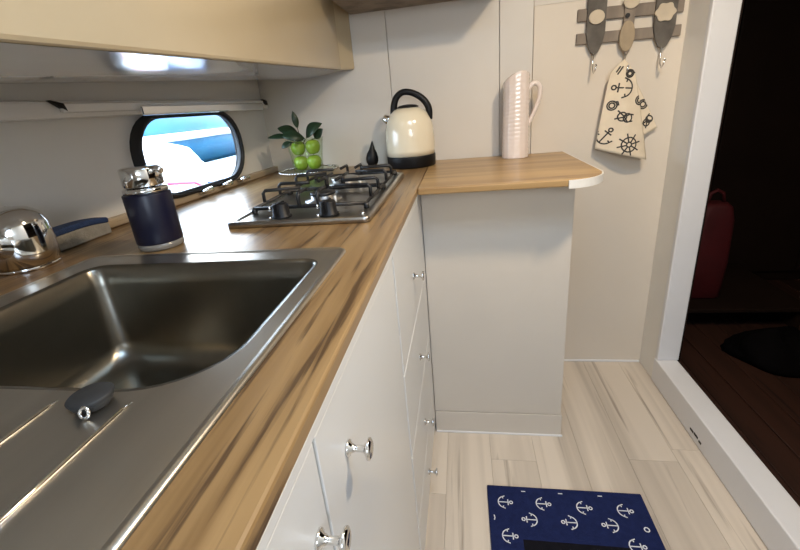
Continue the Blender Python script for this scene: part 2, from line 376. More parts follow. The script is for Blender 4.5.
# ------------------------------------------------------------------ dark cabin beyond the door
cf = struct('floor_cabin', (1.5, 1.4, 0))
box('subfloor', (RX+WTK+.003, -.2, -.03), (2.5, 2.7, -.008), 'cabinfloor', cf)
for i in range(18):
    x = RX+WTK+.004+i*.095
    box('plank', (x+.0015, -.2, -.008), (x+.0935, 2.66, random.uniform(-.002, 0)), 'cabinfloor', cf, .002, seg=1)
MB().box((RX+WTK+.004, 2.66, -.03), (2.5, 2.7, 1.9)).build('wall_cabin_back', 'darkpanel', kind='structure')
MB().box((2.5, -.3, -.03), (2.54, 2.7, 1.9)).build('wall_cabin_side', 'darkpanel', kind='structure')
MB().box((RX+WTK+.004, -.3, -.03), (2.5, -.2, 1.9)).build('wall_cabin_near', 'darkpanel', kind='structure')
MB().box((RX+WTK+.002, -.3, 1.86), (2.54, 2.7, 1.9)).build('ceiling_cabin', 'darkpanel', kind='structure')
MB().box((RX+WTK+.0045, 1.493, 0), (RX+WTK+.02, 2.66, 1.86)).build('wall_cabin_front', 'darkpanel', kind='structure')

# ------------------------------------------------------------------ worktop
wt = thing('worktop', (-.48, .5, .882), 'L-shaped oak-grain worktop holding the sink, hob and kettle', 'worktop')
SX0, SX1, SY0, SY1 = -.655, -.183, -.42, .603    # sink outline
def hullx(y, d=.0): return hp(y, 0, d).x
b = MB()
zb = .882
xs = [None, SX0+.012, SX1-.012, XF]; ys = [-.9, SY0+.012, SY1-.012, BW-.001]
JX = -.117
def vtx(i, j, z):
    y = ys[j]; x = hullx(y, .001)+.0005 if i == 0 else xs[i]
    return (x, y, z)
for z in (WT, zb):
    for i in range(3):
        for j in range(3):
            if (i, j) == (1, 1): continue
            q = [vtx(i, j, z), vtx(i+1, j, z), vtx(i+1, j+1, z), vtx(i, j+1, z)]; b.add(q, [(0, 1, 2, 3)])
def side(p, q): b.add([(p[0], p[1], zb), (q[0], q[1], zb), (q[0], q[1], WT), (p[0], p[1], WT)], [(0, 1, 2, 3)])
for j in range(3): side(vtx(3, j, 0), vtx(3, j+1, 0)); side(vtx(0, j, 0), vtx(0, j+1, 0))
for i in range(3): side(vtx(i, 0, 0), vtx(i+1, 0, 0)); side(vtx(i, 3, 0), vtx(i+1, 3, 0))
for a, c in (((1, 1), (2, 1)), ((2, 1), (2, 2)), ((2, 2), (1, 2)), ((1, 2), (1, 1))): side(vtx(*a, 0), vtx(*c, 0))
b.build('board', 'wt_y', wt, .003)
PQ = 1.066; PXR = .364
out_ = [(XF+.0005, PQ), (.255, PQ)] + [(.255+(PXR-.255)*math.sin(t), PQ+.115*(1-math.cos(t))) for t in [PI/2*i/10 for i in range(1, 11)]] + [(PXR, BW-.0075), (.252, BW-.0075), (XF+.0005, BW-.0015)]
MB().loft([[(x, y, zb) for x, y in out_], [(x, y, WT) for x, y in out_]], True, True, False).build('board', 'wt_x', wt, .003)
ed = [(.258, PQ)] + [(.255+(PXR-.255)*math.sin(t), PQ+.115*(1-math.cos(t))) for t in [PI/2*i/12 for i in range(1, 13)]] + [(PXR, BW-.0075)]
def off(pl, d):
    o = []
    for i, p in enumerate(pl):
        a = pl[max(0, i-1)]; c = pl[min(len(pl)-1, i+1)]; dx, dy = c[0]-a[0], c[1]-a[1]; l = math.hypot(dx, dy)
        o.append((p[0]+dy/l*d, p[1]-dx/l*d))
    return o
ei, eo = off(ed, .0003), off(ed, .0035)
lp = ei+eo[::-1]
MB().loft([[(x, y, zb-.004) for x, y in lp], [(x, y, WT-.001) for x, y in lp]], True, True, False).build('edging', 'edging', wt, label='white curved edge strip')

# ------------------------------------------------------------------ base cabinets
FX = -.122      # door face
def knob(parent, y, z, s=1.0):
    MB().lathe([(.0105*s, 0), (.0105*s, .002), (.006*s, .004), (.0042*s, .010*s), (.0042*s, .020*s), (.009*s, .0235*s), (.0135*s, .0255*s), (.0135*s, .028*s), (.010*s, .030*s), (1e-6, .0305*s)], (FX+.0003, y, z), 20, 'X').build('knob', 'chrome', parent)
def front(name, parent, y0, y1, z0, z1): return box(name, (FX-.016, y0+.002, z0+.002), (FX, y1-.002, z1-.002), 'white', parent, .0015)
ZT = .868
sc = thing('sink_cabinet', (-.3, .2, 0), 'white cabinet under the steel sink with two knobbed doors', 'cabinet')
MB().box((FX-.034, -.9, .05), (FX-.017, .646, .881)).build('carcass', 'carcass', sc)
box('top_rail', (FX-.017, -.9, ZT+.0005), (FX+.002, .646, .8815), 'white', sc, .002)
box('plinth', (FX-.03, -.9, 0), (FX-.012, .646, .05), 'white', sc, .001)
dA = front('door', sc, -.25, .238, .055, ZT); knob(dA, .213, .789, .82)
dB = front('door', sc, .238, .644, .055, ZT); knob(dB, .305, .79, .82)
dC = front('door', sc, -.9, -.25, .055, ZT)
dw = thing('drawer_unit', (-.3, .9, 0), 'white stack of four shallow drawers below the gas hob', 'drawers')
MB().box((FX-.034, .647, .05), (FX-.017, 1.168, .881)).build('carcass', 'carcass', dw)
box('top_rail', (FX-.017, .647, ZT+.0005), (FX+.002, 1.166, .8815), 'white', dw, .002)
box('plinth', (FX-.03, .647, 0), (FX-.008, 1.167, .05), 'white', dw, .001)
for z0, z1, kz in ((.62, ZT, .729), (.415, .62, .505), (.21, .415, .298), (.055, .21, .118)):
    d_ = front('drawer', dw, .649, 1.1705, z0, z1); knob(d_, .885, kz, .85)
PY = 1.17
pc = thing('corner_cabinet', (.1, 1.2, 0), 'warm white cabinet with plain front under the kettle worktop', 'cabinet')
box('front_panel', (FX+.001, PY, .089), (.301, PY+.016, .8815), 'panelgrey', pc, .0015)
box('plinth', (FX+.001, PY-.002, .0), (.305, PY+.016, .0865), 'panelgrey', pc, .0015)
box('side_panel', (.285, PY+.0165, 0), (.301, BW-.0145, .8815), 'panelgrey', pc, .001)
box('bead', (FX+.002, PY-.007, 0), (.309, PY-.0022, .006), 'white_trim', pc, .001)

# ------------------------------------------------------------------ sink
sk = thing('kitchen_sink', (-.42, .1, .9), 'brushed steel inset sink with deep bowl and ridged drainer', 'sink')
BX0, BX1, BY0, BY1 = -.603, -.219, .252, .548
NC = 10
def ol(e, z): return [(x, y, z) for x, y in rrect(SX0+e, SY0+e, SX1-e, SY1-e, max(.004, .022-e), NC)]
def bl(e, z): return [(x, y, z) for x, y in rrect(BX0-e, BY0-e, BX1+e, BY1+e, (.075+e, .075+e, max(.022+e, .004), max(.022+e, .004)), NC)]
def bls(e, z, rr): return [(x, y, z) for x, y in rrect(BX0+e, BY0+e, BX1-e, BY1-e, rr, NC)]
dk = MB()
dk.loft([ol(0, WT+.0004), ol(.0008, WT+.0022), ol(.003, WT+.0034), ol(.006, WT+.0034), ol(.010, WT+.002)], False, False)
# flat deck between rim and bowl
dk.loft([ol(.010, WT+.002), bl(.008, WT+.002)], False, False, False)
dk.build('deck', 'steel', sk)
bw = MB()
ZB = .735
bw.loft([bl(.008, WT+.002), bl(.003, WT+.0012), bl(0, WT-.002), bls(.004, WT-.03, (.075, .075, .024, .024)), bls(.012, ZB+.035, (.075, .075, .028, .028)), bls(.018, ZB+.016, (.075, .075, .032, .032)),
         bls(.032, ZB+.004, (.07, .07, .045, .045)), bls(.055, ZB, (.06, .06, .04, .04))], False, True)
bw.build('bowl', 'bowlsteel_shaded', sk)
MB().lathe([(.043, 0), (.043, .003), (.036, .0035), (.03, .001), (1e-6, .0005)], (-.41, .40, ZB+.0005), 28).build('waste', 'chrome', sk)
for x in (-.543, -.474, -.405, -.336, -.267):
    MB().tube([(x, .232, WT+.0015), (x, .222, WT+.003), (x, -.34, WT+.003)], [.0008, .0017, .0017], 8).build('ridge', 'chrome', sk)
pg = thing('sink_plug', (-.303, .224, WT+.002), 'black rubber sink plug lying on the steel drainer', 'plug')
MB().lathe([(.012, .0022), (.0135, .004), (.016, .009), (.0168, .0115), (.015, .013), (1e-6, .0135)], (-.298, .228, WT), 28).build('stopper', 'rubber', pg)
MB().tube([(-.290+.004*math.cos(a), .2125+.0015*math.sin(a), WT+.0075+.004*math.sin(a)) for a in [2*PI*i/14 for i in range(15)]], .0014, 6).build('pull_ring', 'chrome', pg)

# ------------------------------------------------------------------ tap
tx, ty = -.752, .567
tp = thing('kitchen_tap', (tx, ty, WT), 'chrome mixer tap with domed body on the worktop behind the sink', 'tap')
MB().lathe([(.0455, 0), (.0462, .002), (.0462, .005), (.045, .0075)], (tx, ty, WT+.0005), 32).build('base_ring', 'chrome', tp)
MB().lathe([(.0465, .006), (.049, .03), (.0495, .055), (.048, .074), (.041, .091), (.026, .102), (1e-6, .107)], (tx, ty, WT+.0005), 32).build('body', 'chrome', tp)
MB().tube([(tx+.01, ty-.03, WT+.045), (tx+.03, ty-.08, WT+.06), (tx+.06, ty-.15, WT+.075), (tx+.085, ty-.20, WT+.075), (tx+.092, ty-.215, WT+.055)], [.02, .018, .015, .014, .014], 16).build('spout', 'chrome', tp)
MB().tube([(tx-.005, ty-.01, WT+.09), (tx-.012, ty-.05, WT+.11), (tx-.016, ty-.11, WT+.125)], [.012, .009, .007], 12).build('lever', 'chrome', tp)
# sponge
def wavy(u0, u1, zlo, zhi, d0, d1, n=14):
    mb = MB(); loops = []
    for i in range(n+1):
        t = i/n; u = u0+(u1-u0)*t; w = 1-.12*math.cos(2*PI*t*1.1+.6)-.25*max(0, .25-t)*4
        q = zlo(t), zhi(t)*1.0
        dd0, dd1 = d0+.004*math.sin(5*t), d1+.004*math.sin(5*t)
        loops.append([hp(u, WT+q[0], dd0), hp(u, WT+q[0], dd1), hp(u, WT+q[1], dd1), hp(u, WT+q[1], dd0)])
    return mb.loft(loops, True, True, False)
wv = lambda t: .034+.010*math.sin(2.2*t+.3)-.006*t
sg = thing('dish_sponge', hp(.72, WT, .035), 'dish sponge with wavy blue top and grey underside beside the tap', 'sponge')
wavy(.625, .772, lambda t: .0008, lambda t: wv(t)-.010, .026, .062).build('foam', 'spongegrey', sg, .003)
wavy(.625, .772, lambda t: wv(t)-.0098, lambda t: wv(t)+.002, .025, .063).build('scourer', 'spongeblue', sg, .003)

# ------------------------------------------------------------------ soap dispenser
sx, sy = -.558, .655
sd = thing('soap_dispenser', (sx, sy, WT), 'navy soap dispenser with a chrome pump beside the porthole', 'soap dispenser')
MB().lathe([(.036, 0), (.0385, .002), (.0385, .012)], (sx, sy, WT+.0005), 36).build('base', 'clearplastic', sd)
MB().lathe([(.0385, .0122), (.0392, .014), (.0392, .099), (.0385, .1005), (.03, .101)], (sx, sy, WT+.0005), 36).build('bottle', 'navy', sd)
MB().lathe([(.0365, .1015), (.0365, .109), (.034, .111), (.028, .112)], (sx, sy, WT+.0005), 36).build('collar', 'chrome', sd)
pm = MB().lathe([(.031, .113), (.033, .115), (.033, .143), (.031, .146), (1e-6, .1465)], (sx, sy, WT+.0005), 28).build('pump_head', 'chrome', sd)
MB().tube([(sx+.012, sy-.004, WT+.14), (sx+.045, sy-.012, WT+.142), (sx+.053, sy-.014, WT+.139)], [.007, .006, .005], 12).build('nozzle', 'chrome', pm)

# ------------------------------------------------------------------ gas hob
HX0, HX1, HY0, HY1 = -.482, -.18, .75, 1.285
hb = thing('gas_hob', (-.33, 1.0, WT), 'stainless two burner gas hob with black pan supports', 'hob')
tr = MB()
def hl(e, z): return [(x, y, z) for x, y in rrect(HX0+e, HY0+e, HX1-e, HY1-e, .012, 5)]
tr.loft([hl(0, WT+.0005), hl(0, WT+.010), hl(.003, WT+.013), hl(.012, WT+.0125), hl(.018, WT+.010)], True, True, True)
tr.build('tray', 'hobsteel', hb)
for y, s_ in ((.935, .85), (1.14, 1.1)):
    bn = MB().lathe([(.052*s_, 0), (.052*s_, .003), (.034*s_, .006), (.034*s_, .014), (.03*s_, .015)], (-.33, y, WT+.0105), 32).build('burner', 'alu', hb)
    MB().lathe([(.033*s_, .0152), (.036*s_, .017), (.035*s_, .021), (.026*s_, .0235), (1e-6, .024)], (-.33, y, WT+.0105), 32).build('burner_cap', 'alu' if s_ > 1 else 'iron', bn)
    MB().tube([(-.33+.045*s_, y-.03, WT+.011), (-.33+.045*s_, y-.03, WT+.026)], .0035, 8).build('igniter', 'edging', bn)
GZ = WT+.05; g0 = WT+.021
for y0, y1, yc in ((.835, 1.035, .935), (1.045, 1.255, 1.14)):
    g = MB(); q = .0042; xl, xr = -.458, -.203
    g.tube([(xl, y0, g0), (xr, y0, g0), (xr, y1, g0), (xl, y1, g0), (xl, y0, g0)], q, 8)
    for sx_, xe, xi in ((1, xl, -.372), (-1, xr, -.288)):
        for yy in (yc-.045, yc+.045):
            g.tube([(xe, yy, g0), (xe, yy, GZ-.006), (xe+.006*sx_, yy, GZ), (xi, yy+(yc-yy)*.3, GZ)], q, 8)
    for ye, yi in ((y0, yc-.045), (y1, yc+.045)):
        for xx in (-.352, -.308):
            g.tube([(xx, ye, g0), (xx, ye, GZ-.006), (xx, ye+(.006 if yi > ye else -.006), GZ), (xx, yi, GZ)], q, 8)
    for x in (xl, xr):
        for y in (y0, y1): g.tube([(x, y, g0), (x, y, WT+.0105)], .006, 8)
    g.build('pan_support', 'iron', hb)
for x in (-.375, -.272):
    kb = MB().lathe([(.021, 0), (.021, .003), (.0175, .005), (.0165, .026), (.014, .029), (1e-6, .0295)], (x, .79, WT+.0108), 24).build('control_knob', 'black', hb)
    MB().box((x-.003, .790-.0195, WT+.018), (x+.003, .790+.019, WT+.0415)).build('grip', 'black', kb, .0015)
    MB().tube([(x-.016, .768, WT+.0115), (x-.016, .768, WT+.018)], .0038, 8).build('indicator', 'chrome', kb)
    MB().tube([(x-.017, .777, WT+.036), (x-.0175, .776, WT+.026)], .002, 6).build('pointer', 'chrome', kb)
MB().sphere((-.196, .768, WT+.014), .005, 12, 8).build('screw', 'chrome', hb)

# ------------------------------------------------------------------ fruit bowl on plate
px, py = -.56, 1.475
pt = thing('cake_plate', (px, py, WT), 'clear plate with beaded silver rim under the glass fruit bowl', 'plate')
MB().lathe([(.05, 0), (.055, .003), (.1, .012), (.106, .014), (.104, .016), (.095, .0135), (.05, .0065), (1e-6, .006)], (px, py, WT+.0005), 48).build('dish', 'bowlglass', pt)
bd = MB()
for i in range(60):
    a = 2*PI*i/60; bd.sphere((px+.106*math.cos(a), py+.106*math.sin(a), WT+.0165), .0047, 8, 6)
bd.build('beaded_rim', 'silver', pt, kind='stuff')
bwz = WT+.0075
MB().lathe([(1e-6, .0), (.05, 0), (.054, .004), (.058, .06), (.067, .118), (.069, .12), (.0655, .119), (.0565, .06), (.052, .008), (1e-6, .007)], (px, py, bwz), 40).build('fruit_bowl', 'bowlglass', label='clear glass bowl of green apples on the beaded plate', cat='bowl')
AP = [(-.0245, -.003, .0345), (.0245, .003, .0345), (-.029, .002, .088), (.029, -.002, .089)]
alab = ['green apple low in the glass bowl on the porthole side', 'green apple low in the glass bowl on the kettle side',
        'green apple on top in the glass bowl on the porthole side', 'green apple on top in the glass bowl on the kettle side']
for (ax, ay, az), lb_ in zip(AP, alab):
    r = .0268; c = (px+ax, py+ay, bwz+az)
    a_ = thing('green_apple', (c[0], c[1], c[2]-r), lb_, 'apple', 'green apples in the glass bowl')
    pr = [(1e-6, -.78*r), (.25*r, -.92*r), (.55*r, -.85*r), (.85*r, -.5*r), (1.0*r, .05*r), (.95*r, .45*r), (.7*r, .8*r), (.4*r, .92*r), (.18*r, .85*r), (1e-6, .68*r)]
    MB().lathe(pr, c, 20).build('flesh', 'apple', a_)
    MB().tube([(c[0], c[1], c[2]+.66*r), (c[0]+.002, c[1], c[2]+1.12*r)], .0012, 6).build('stem', 'twig', a_)
# leaf sprig
lf = thing('leafy_sprig', (px, py, bwz+.1), 'dark green leafy sprig spreading over the glass bowl', 'leaves')
def leaf(base, tip, w, nrm_, curl=.0):
    base, tip, nn = Vector(base), Vector(tip), Vector(nrm_).normalized(); d = tip-base; s = d.cross(nn).normalized()
    n = 10; top = []; mid = []; bot = []
    for i in range(n+1):
        t = i/n; ww = w*math.sin(PI*min(1, t*.97+.02))**.8*(1-.25*t); c = base+d*t+nn*curl*math.sin(PI*t)
        top.append(c+s*ww+nn*ww*.3); mid.append(c); bot.append(c-s*ww+nn*ww*.3)
    mb = MB(); mb.add(top+mid+bot, [(i, i+1, n+2+i, n+1+i) for i in range(n)]+[(n+1+i, n+2+i, 2*n+3+i, 2*n+2+i) for i in range(n)], True)
    o = mb.build('leaf', 'leaf', lf); so = o.modifiers.new('thick', 'SOLIDIFY'); so.thickness = .0008
    return o
O = Vector((px-.01, py, bwz+.118))
sm_ = MB()
def sprig(base, tip, w, nr, c=.0):
    b_ = O+Vector(base); t_ = O+Vector(tip); sm_.tube([O+Vector((0, 0, -.02)), b_], .0012, 6); leaf(b_, t_, w, nr, c)
sprig((-.005, -.01, .04), (-.012, -.012, .098), .013, (.5, -1, 0), .004)
sprig((-.005, 0, .005), (-.075, -.02, .045), .026, (.2, -.8, .8), .008)
sprig((.02, -.02, .0), (-.05, -.05, .018), .024, (.1, -.9, .6), .01)
sprig((-.03, -.03, .012), (-.115, -.03, .015), .014, (.1, -.7, .7), .004)
sprig((.022, -.005, .005), (.09, -.015, .048), .027, (-.3, -.9, .5), .01)
sprig((.05, .0, .0), (.088, -.01, .03), .02, (-.1, -1, .1), .005)
sprig((-.02, -.045, -.004), (-.055, -.06, -.022), .013, (-.1, -1, .3), .004)
sm_.build('twig', 'twig', lf)

# ------------------------------------------------------------------ kettle, ornament, pitcher
kx, ky = -.18, 1.508
kt = thing('electric_kettle', (kx, ky, WT), 'cream domed kettle with black arched handle and black base', 'kettle')
MB().lathe([(.083, 0), (.086, .003), (.087, .036), (.0865, .04)], (kx, ky, WT+.0005), 48).build('base', 'black', kt)
MB().lathe([(.0855, .0402), (.0865, .06), (.0862, .1), (.084, .13), (.078, .156), (.066, .179), (.048, .194), (.036, .198)], (kx, ky, WT+.0005), 48).build('body', 'cream', kt)
ld = MB().lathe([(.037, .1985), (.038, .201), (.03, .206), (.012, .209), (1e-6, .2095)], (kx, ky, WT+.0005), 36).build('lid', 'black', kt)
hpts = []
for t, (a, c) in enumerate([(-.052, .172), (-.05, .195), (-.045, .218), (-.034, .238), (-.012, .25), (.016, .246), (.044, .231), (.064, .21), (.073, .186), (.074, .155)]): hpts.append((kx+a, ky-.003, WT+c))
hd = MB(); hd.tube(spl(hpts), splr([.012, .012, .0115, .011, .0105, .0105, .011, .0115, .0115, .009]), 12); hd.build('handle', 'black', kt)
sp_ = MB(); sp_.tube([(kx-.055, ky-.012, WT+.158), (kx-.071, ky-.015, WT+.165), (kx-.086, ky-.02, WT+.174)], [.018, .016, .012], 16); sp_.build('spout', 'chrome', kt)
ox, oy = -.335, 1.555
orn = MB().lathe([(.008, 0), (.016, .004), (.0225, .02), (.0235, .033), (.019, .05), (.011, .064), (.0065, .078), (.004, .088), (1e-6, .096)], (ox, oy, WT+.0005), 24)
orn.v = [(x+max(0, z-WT-.04)*.12, y, z) for x, y, z in orn.v]
orn.build('teardrop_ornament', 'black', label='small black teardrop ornament standing beside the cream kettle', cat='ornament')
jx, jy = .187, 1.545
jg = thing('ceramic_pitcher', (jx, jy, WT), 'tall pinkish white ribbed ceramic pitcher with loop handle', 'pitcher')
n = 48; loops = []; Hh = .275
rows = 60
for i in range(rows+1):
    t = i/rows; lp = []
    for j in range(n):
        a = 2*PI*j/n; r = .0445-.003*t+.0006*math.cos(2*PI*t*20)+.0009*math.cos(14*a)
        zz = t*(Hh+.006-(.036*((1-math.cos(a))/2)**3.2+.014*max(0, math.cos(a))**3)*t*t)
        if math.cos(a) < -.6: r += .006*max(0, t-.8)*5*(-math.cos(a)-.6)
        lp.append((jx+r*math.cos(a)+.002*t, jy+r*math.sin(a), WT+.0005+zz))
    loops.append(lp)
inner = []
for i in range(rows, 10, -10):
    inner.append([(jx+(x-jx)*.92, jy+(y-jy)*.92, z-.001) for x, y, z in loops[i]])
MB().loft(loops+inner, True, True).build('body', 'ceramic', jg)
MB().tube(spl([(jx+.038, jy, WT+.215), (jx+.052, jy, WT+.236), (jx+.068, jy, WT+.238), (jx+.078, jy, WT+.222), (jx+.076, jy, WT+.19), (jx+.064, jy, WT+.155), (jx+.05, jy, WT+.125), (jx+.041, jy, WT+.104)]), splr([.007, .0085, .0085, .0085, .008, .0075, .007, .006]), 12).build('handle', 'ceramic', jg)

# ------------------------------------------------------------------ hook rack and towel
WY = BW-.006
rk = thing('hook_rack', (.54, WY, 1.2), 'driftwood wall rack with three wire hooks and pale discs', 'rack')
def tilt(x): return -(x-.54)*.02
for z, h in ((1.327, .018), (1.258, .0165)):
    sl = MB(); a, c = .386, .702
    sl.add([(a, WY-.0005, z-h+tilt(a)), (c, WY-.0005, z-h+tilt(c)), (c, WY-.0005, z+h+tilt(c)), (a, WY-.0005, z+h+tilt(a)), (a, WY-.012, z-h+tilt(a)), (c, WY-.012, z-h+tilt(c)), (c, WY-.012, z+h+tilt(c)), (a, WY-.012, z+h+tilt(a))],
           [(0, 1, 2, 3), (4, 5, 6, 7), (0, 1, 5, 4), (1, 2, 6, 5), (2, 3, 7, 6), (3, 0, 4, 7)]).build('slat', 'drift', rk, .002)
def flat(pts, y0, y1, name, mt, par, bev=.002):
    return MB().loft([[(x, y0, z) for x, z in pts], [(x, y1, z) for x, z in pts]], True, True, False).build(name, mt, par, bev)
for xc, zb_, zt_, w, mt in ((.442, 1.208, 1.42, .029, 'driftdark'), (.541, 1.196, 1.42, .016, 'drift'), (.648, 1.205, 1.42, .032, 'driftdark')):
    pts = [(xc, zb_), (xc+.4*w, zb_+.008), (xc+.75*w, zb_+.03), (xc+w, zb_+.065), (xc+w, zt_-.03), (xc+.6*w, zt_), (xc-.6*w, zt_), (xc-w, zt_-.03), (xc-w, zb_+.065), (xc-.75*w, zb_+.03), (xc-.4*w, zb_+.008)]
    pd = flat(pts, WY-.0125, WY-.021, 'paddle', mt, rk)
    if xc < .5: flat([(xc-.001+.024*math.cos(a), 1.318+.021*math.sin(a)) for a in [2*PI*i/20 for i in range(20)]], WY-.0212, WY-.027, 'disc', 'pale', pd)
    elif xc < .6:
        flat([(xc-.004+.023*math.cos(a), 1.253+.045*math.sin(a)) for a in [2*PI*i/24 for i in range(24)]], WY-.0212, WY-.028, 'oval', 'pinewood', pd)
        flat([(xc+.001+.024*math.cos(a), 1.352+.022*math.sin(a)) for a in [2*PI*i/20 for i in range(20)]], WY-.0212, WY-.027, 'disc', 'pale', pd)
        MB().tube([(xc-.008, WY-.022, 1.312), (xc-.008, WY-.027, 1.312)], .007, 10).build('nail', 'iron', pd)
    else: flat([(xc-.004+(.029+.0025*math.cos(6*a))*math.cos(a), 1.309+(.026+.0025*math.cos(6*a))*math.sin(a)) for a in [2*PI*i/36 for i in range(36)]], WY-.0212, WY-.027, 'disc', 'pale', pd)
    hx = xc-.002
    hk = MB(); hk.tube([(hx, WY-.018, zb_+.012), (hx-.001, WY-.022, zb_-.02), (hx-.002, WY-.028, zb_-.045), (hx-.002, WY-.04, zb_-.056), (hx-.001, WY-.052, zb_-.048), (hx, WY-.055, zb_-.036)], .0023, 8)
    hk.sphere((hx, WY-.055, zb_-.034), .0042, 10, 6); hk.build('hook', 'chrome', rk)

# towel: gathered at the hook, hanging as two folds
def towel(u, v):
    """u across -1..1 (front fold), v down 0..1"""
    xl = .497+(.462-.497)*v**.8; xr = .556+(.632-.556)*v**.9
    if v < .12: xl += (.12-v)*.22; xr -= (.12-v)*.16
    x = xl+(xr-xl)*(u+1)/2
    zb_ = .905+(.857-.905)*(u+1)/2
    z = 1.185+(zb_-1.185)*v - .006*(1-v)*abs(u)
    y = WY-.034-.022*v*(1-u*u)-.008*math.sin(2.6*u+.5)*v-.01*math.cos(5*u)*v*(1-v)-.008
    return Vector((x, y, z))
def towelB(u, v):
    xl = .53+(.60-.53)*v; xr = .552+(.665-.552)*v**.95
    x = xl+(xr-xl)*(u+1)/2
    z = 1.165+((.93+.03*(u+1)/2)-1.165)*v
    y = WY-.014-.012*v*(1-u*u)+.004*math.sin(4*u)*v
    return Vector((x, y, z))
tw = thing('tea_towel', (.55, WY-.03, .88), 'cream tea towel printed with anchors and ship wheels on middle hook', 'towel')
def sheet(fn, nu=24, nv=30):
    vs = [fn(-1+2*i/nu, j/nv) for j in range(nv+1) for i in range(nu+1)]
    return MB().add(vs, [(j*(nu+1)+i, j*(nu+1)+i+1, (j+1)*(nu+1)+i+1, (j+1)*(nu+1)+i) for j in range(nv) for i in range(nu)], True)
for fn in (towel, towelB):
    o = sheet(fn).build('fold', 'linen', tw); so = o.modifiers.new('thick', 'SOLIDIFY'); so.thickness = .0025; so.offset = 0
def tprint(fn, shape, x, z, s, a, par):
    """print laid on the cloth; x,z are world coordinates, inverted numerically"""
    def inv(X, Z):
        u, v = 0.0, .5
        for _ in range(12):
            p = fn(u, v); e = 1e-3; pu = (fn(u+e, v)-p)/e; pv = (fn(u, v+e)-p)/e
            det = pu.x*pv.z-pv.x*pu.z; dx, dz = X-p.x, Z-p.z
            u += (dx*pv.z-pv.x*dz)/det; v += (pu.x*dz-dx*pu.z)/det
            v = max(0.02, min(1, v)); u = max(-1, min(1, u))
        return fn(u, v)+Vector((0, -.0021, 0))
    strokes(xf2(shape, s, a, x, z), .0046, inv).build('print', 'print_dark', par, weld=False)
tprint(towel, ANCHOR, .531, 1.098, .066, 1.45, tw)
tprint(towel, KNOT, .543, 1.005, .062, -.3, tw)
tprint(towel, ANCHOR, .490, .948, .06, -.7, tw)
tprint(towel, WHEEL, .562, .915, .08, .2, tw)
tprint(towel, ROPE, .503, 1.045, .042, .4, tw)
tprint(towel, [[(-.4, -.4), (.4, .4)], [(-.5, -.1), (.1, .5)]], .52, 1.152, .025, .2, tw)
tprint(towel, ROPE, .55, 1.14, .034, .4, tw)
tprint(towel, ROPE, .59, 1.055, .042, .1, tw)
tprint(towelB, ROPE, .61, 1.04, .042, .9, tw)
tprint(towelB, KNOT, .63, .985, .05, .9, tw)
# ------------------------------------------------------------------ mat
MX0, MX1, MY0, MY1 = .044, .475, .655, .948
mt_ = thing('floor_mat', (.26, .8, 0), 'navy floor mat with white anchors lying on pale planks', 'mat')
box('pad', (MX0, MY0, .0006), (MX1, MY1, .009), 'navycloth', mt_, .003)
box('center_panel', (.128, .66, .0088), (.39, .785, .0094), 'blackcloth', mt_)

onmat = lambda x, y: Vector((x, y, .00935))
for x, y, a in ((.092, .892, -PI/2), (.198, .894, -PI/2), (.307, .890, -PI/2), (.413, .889, -PI/2), (.154, .839+.004, PI/2), (.258, .843, PI/2), (.361, .843, PI/2), (.095, .792, -PI/2), (.409, .79, -PI/2),
                (.092, .70, -PI/2), (.43, .70, -PI/2)):
    strokes(xf2(ANCHOR, .042, a, x, y), .0029, onmat).build('anchor_print', 'print_white', mt_, weld=False)
strokes([circ(.449, .838, .006)], .003, onmat).build('ring_print', 'print_white', mt_, weld=False)
for x, y in ((.148, .931), (.252, .931), (.36, .931)): strokes([[(x-.006, y), (x+.006, y)]], .003, onmat).build('dash_print', 'print_white', mt_, weld=False)
strokes([[(.058, .835), (.060, .842), (.058, .85)]], .003, onmat).build('dash_print', 'print_white', mt_, weld=False)

# ------------------------------------------------------------------ overhead lockers
LX = -.41
ul = thing('overhead_locker', (-.6, .8, 1.2), 'long glossy tan overhead locker running along the porthole side', 'locker')
zl = lambda y: 1.171+.043*y
b = MB(); CH = .075
prof = [(LX, -1.3), (LX, BW-.0015-CH), (LX+CH*.45, BW-.002)]
back = [(hullx(BW, .003), BW-.002), (hullx(-1.3, .003), -1.3)]
lp = prof+back
b.loft([[(x, y, zl(y)+.006) for x, y in lp], [(x, y, 1.858) for x, y in lp]], True, True, False); b.build('body', 'locker', ul, .006)
lp2 = [(LX-.006, -1.29), (LX-.006, BW-.003-CH), (LX+CH*.45-.02, BW-.004), (hullx(BW, .034), BW-.004), (hullx(-1.29, .034), -1.29)]
# slightly bellied glossy underside
un = MB(); rows = []
NYU, NXU = 24, 12
for j in range(NYU+1):
    y = -1.28+(BW-.004+1.28)*j/NYU; xa = LX-.004 if y < BW-CH else LX-.004; xb = hullx(y, .033); row = []
    for i in range(NXU+1):
        t = i/NXU; row.append((xa+(xb-xa)*t, y, zl(y)+.005-.012*math.sin(PI*t)**1.5))
    rows.append(row)
un.loft(rows, False, False, True, closed=False)
un.build('underside', 'gel', ul, label='glossy white gelcoat underside')
bl_ = thing('bulkhead_locker', (-.1, 1.5, 1.41), 'shallow tan locker with dark underside fixed high above the kettle', 'locker')
box('body', (LX+CH*.45+.001, BW-.25, 1.432), (.128, BW-.0015, 1.858), 'locker', bl_, .004)
box('base_panel', (LX+CH*.45+.003, BW-.246, 1.422), (.126, BW-.0025, 1.4315), 'drift', bl_, .002)
MB().tube([(.098, BW-.02, 1.412), (.098, BW-.02, 1.4215)], .006, 10).build('catch', 'iron', bl_)

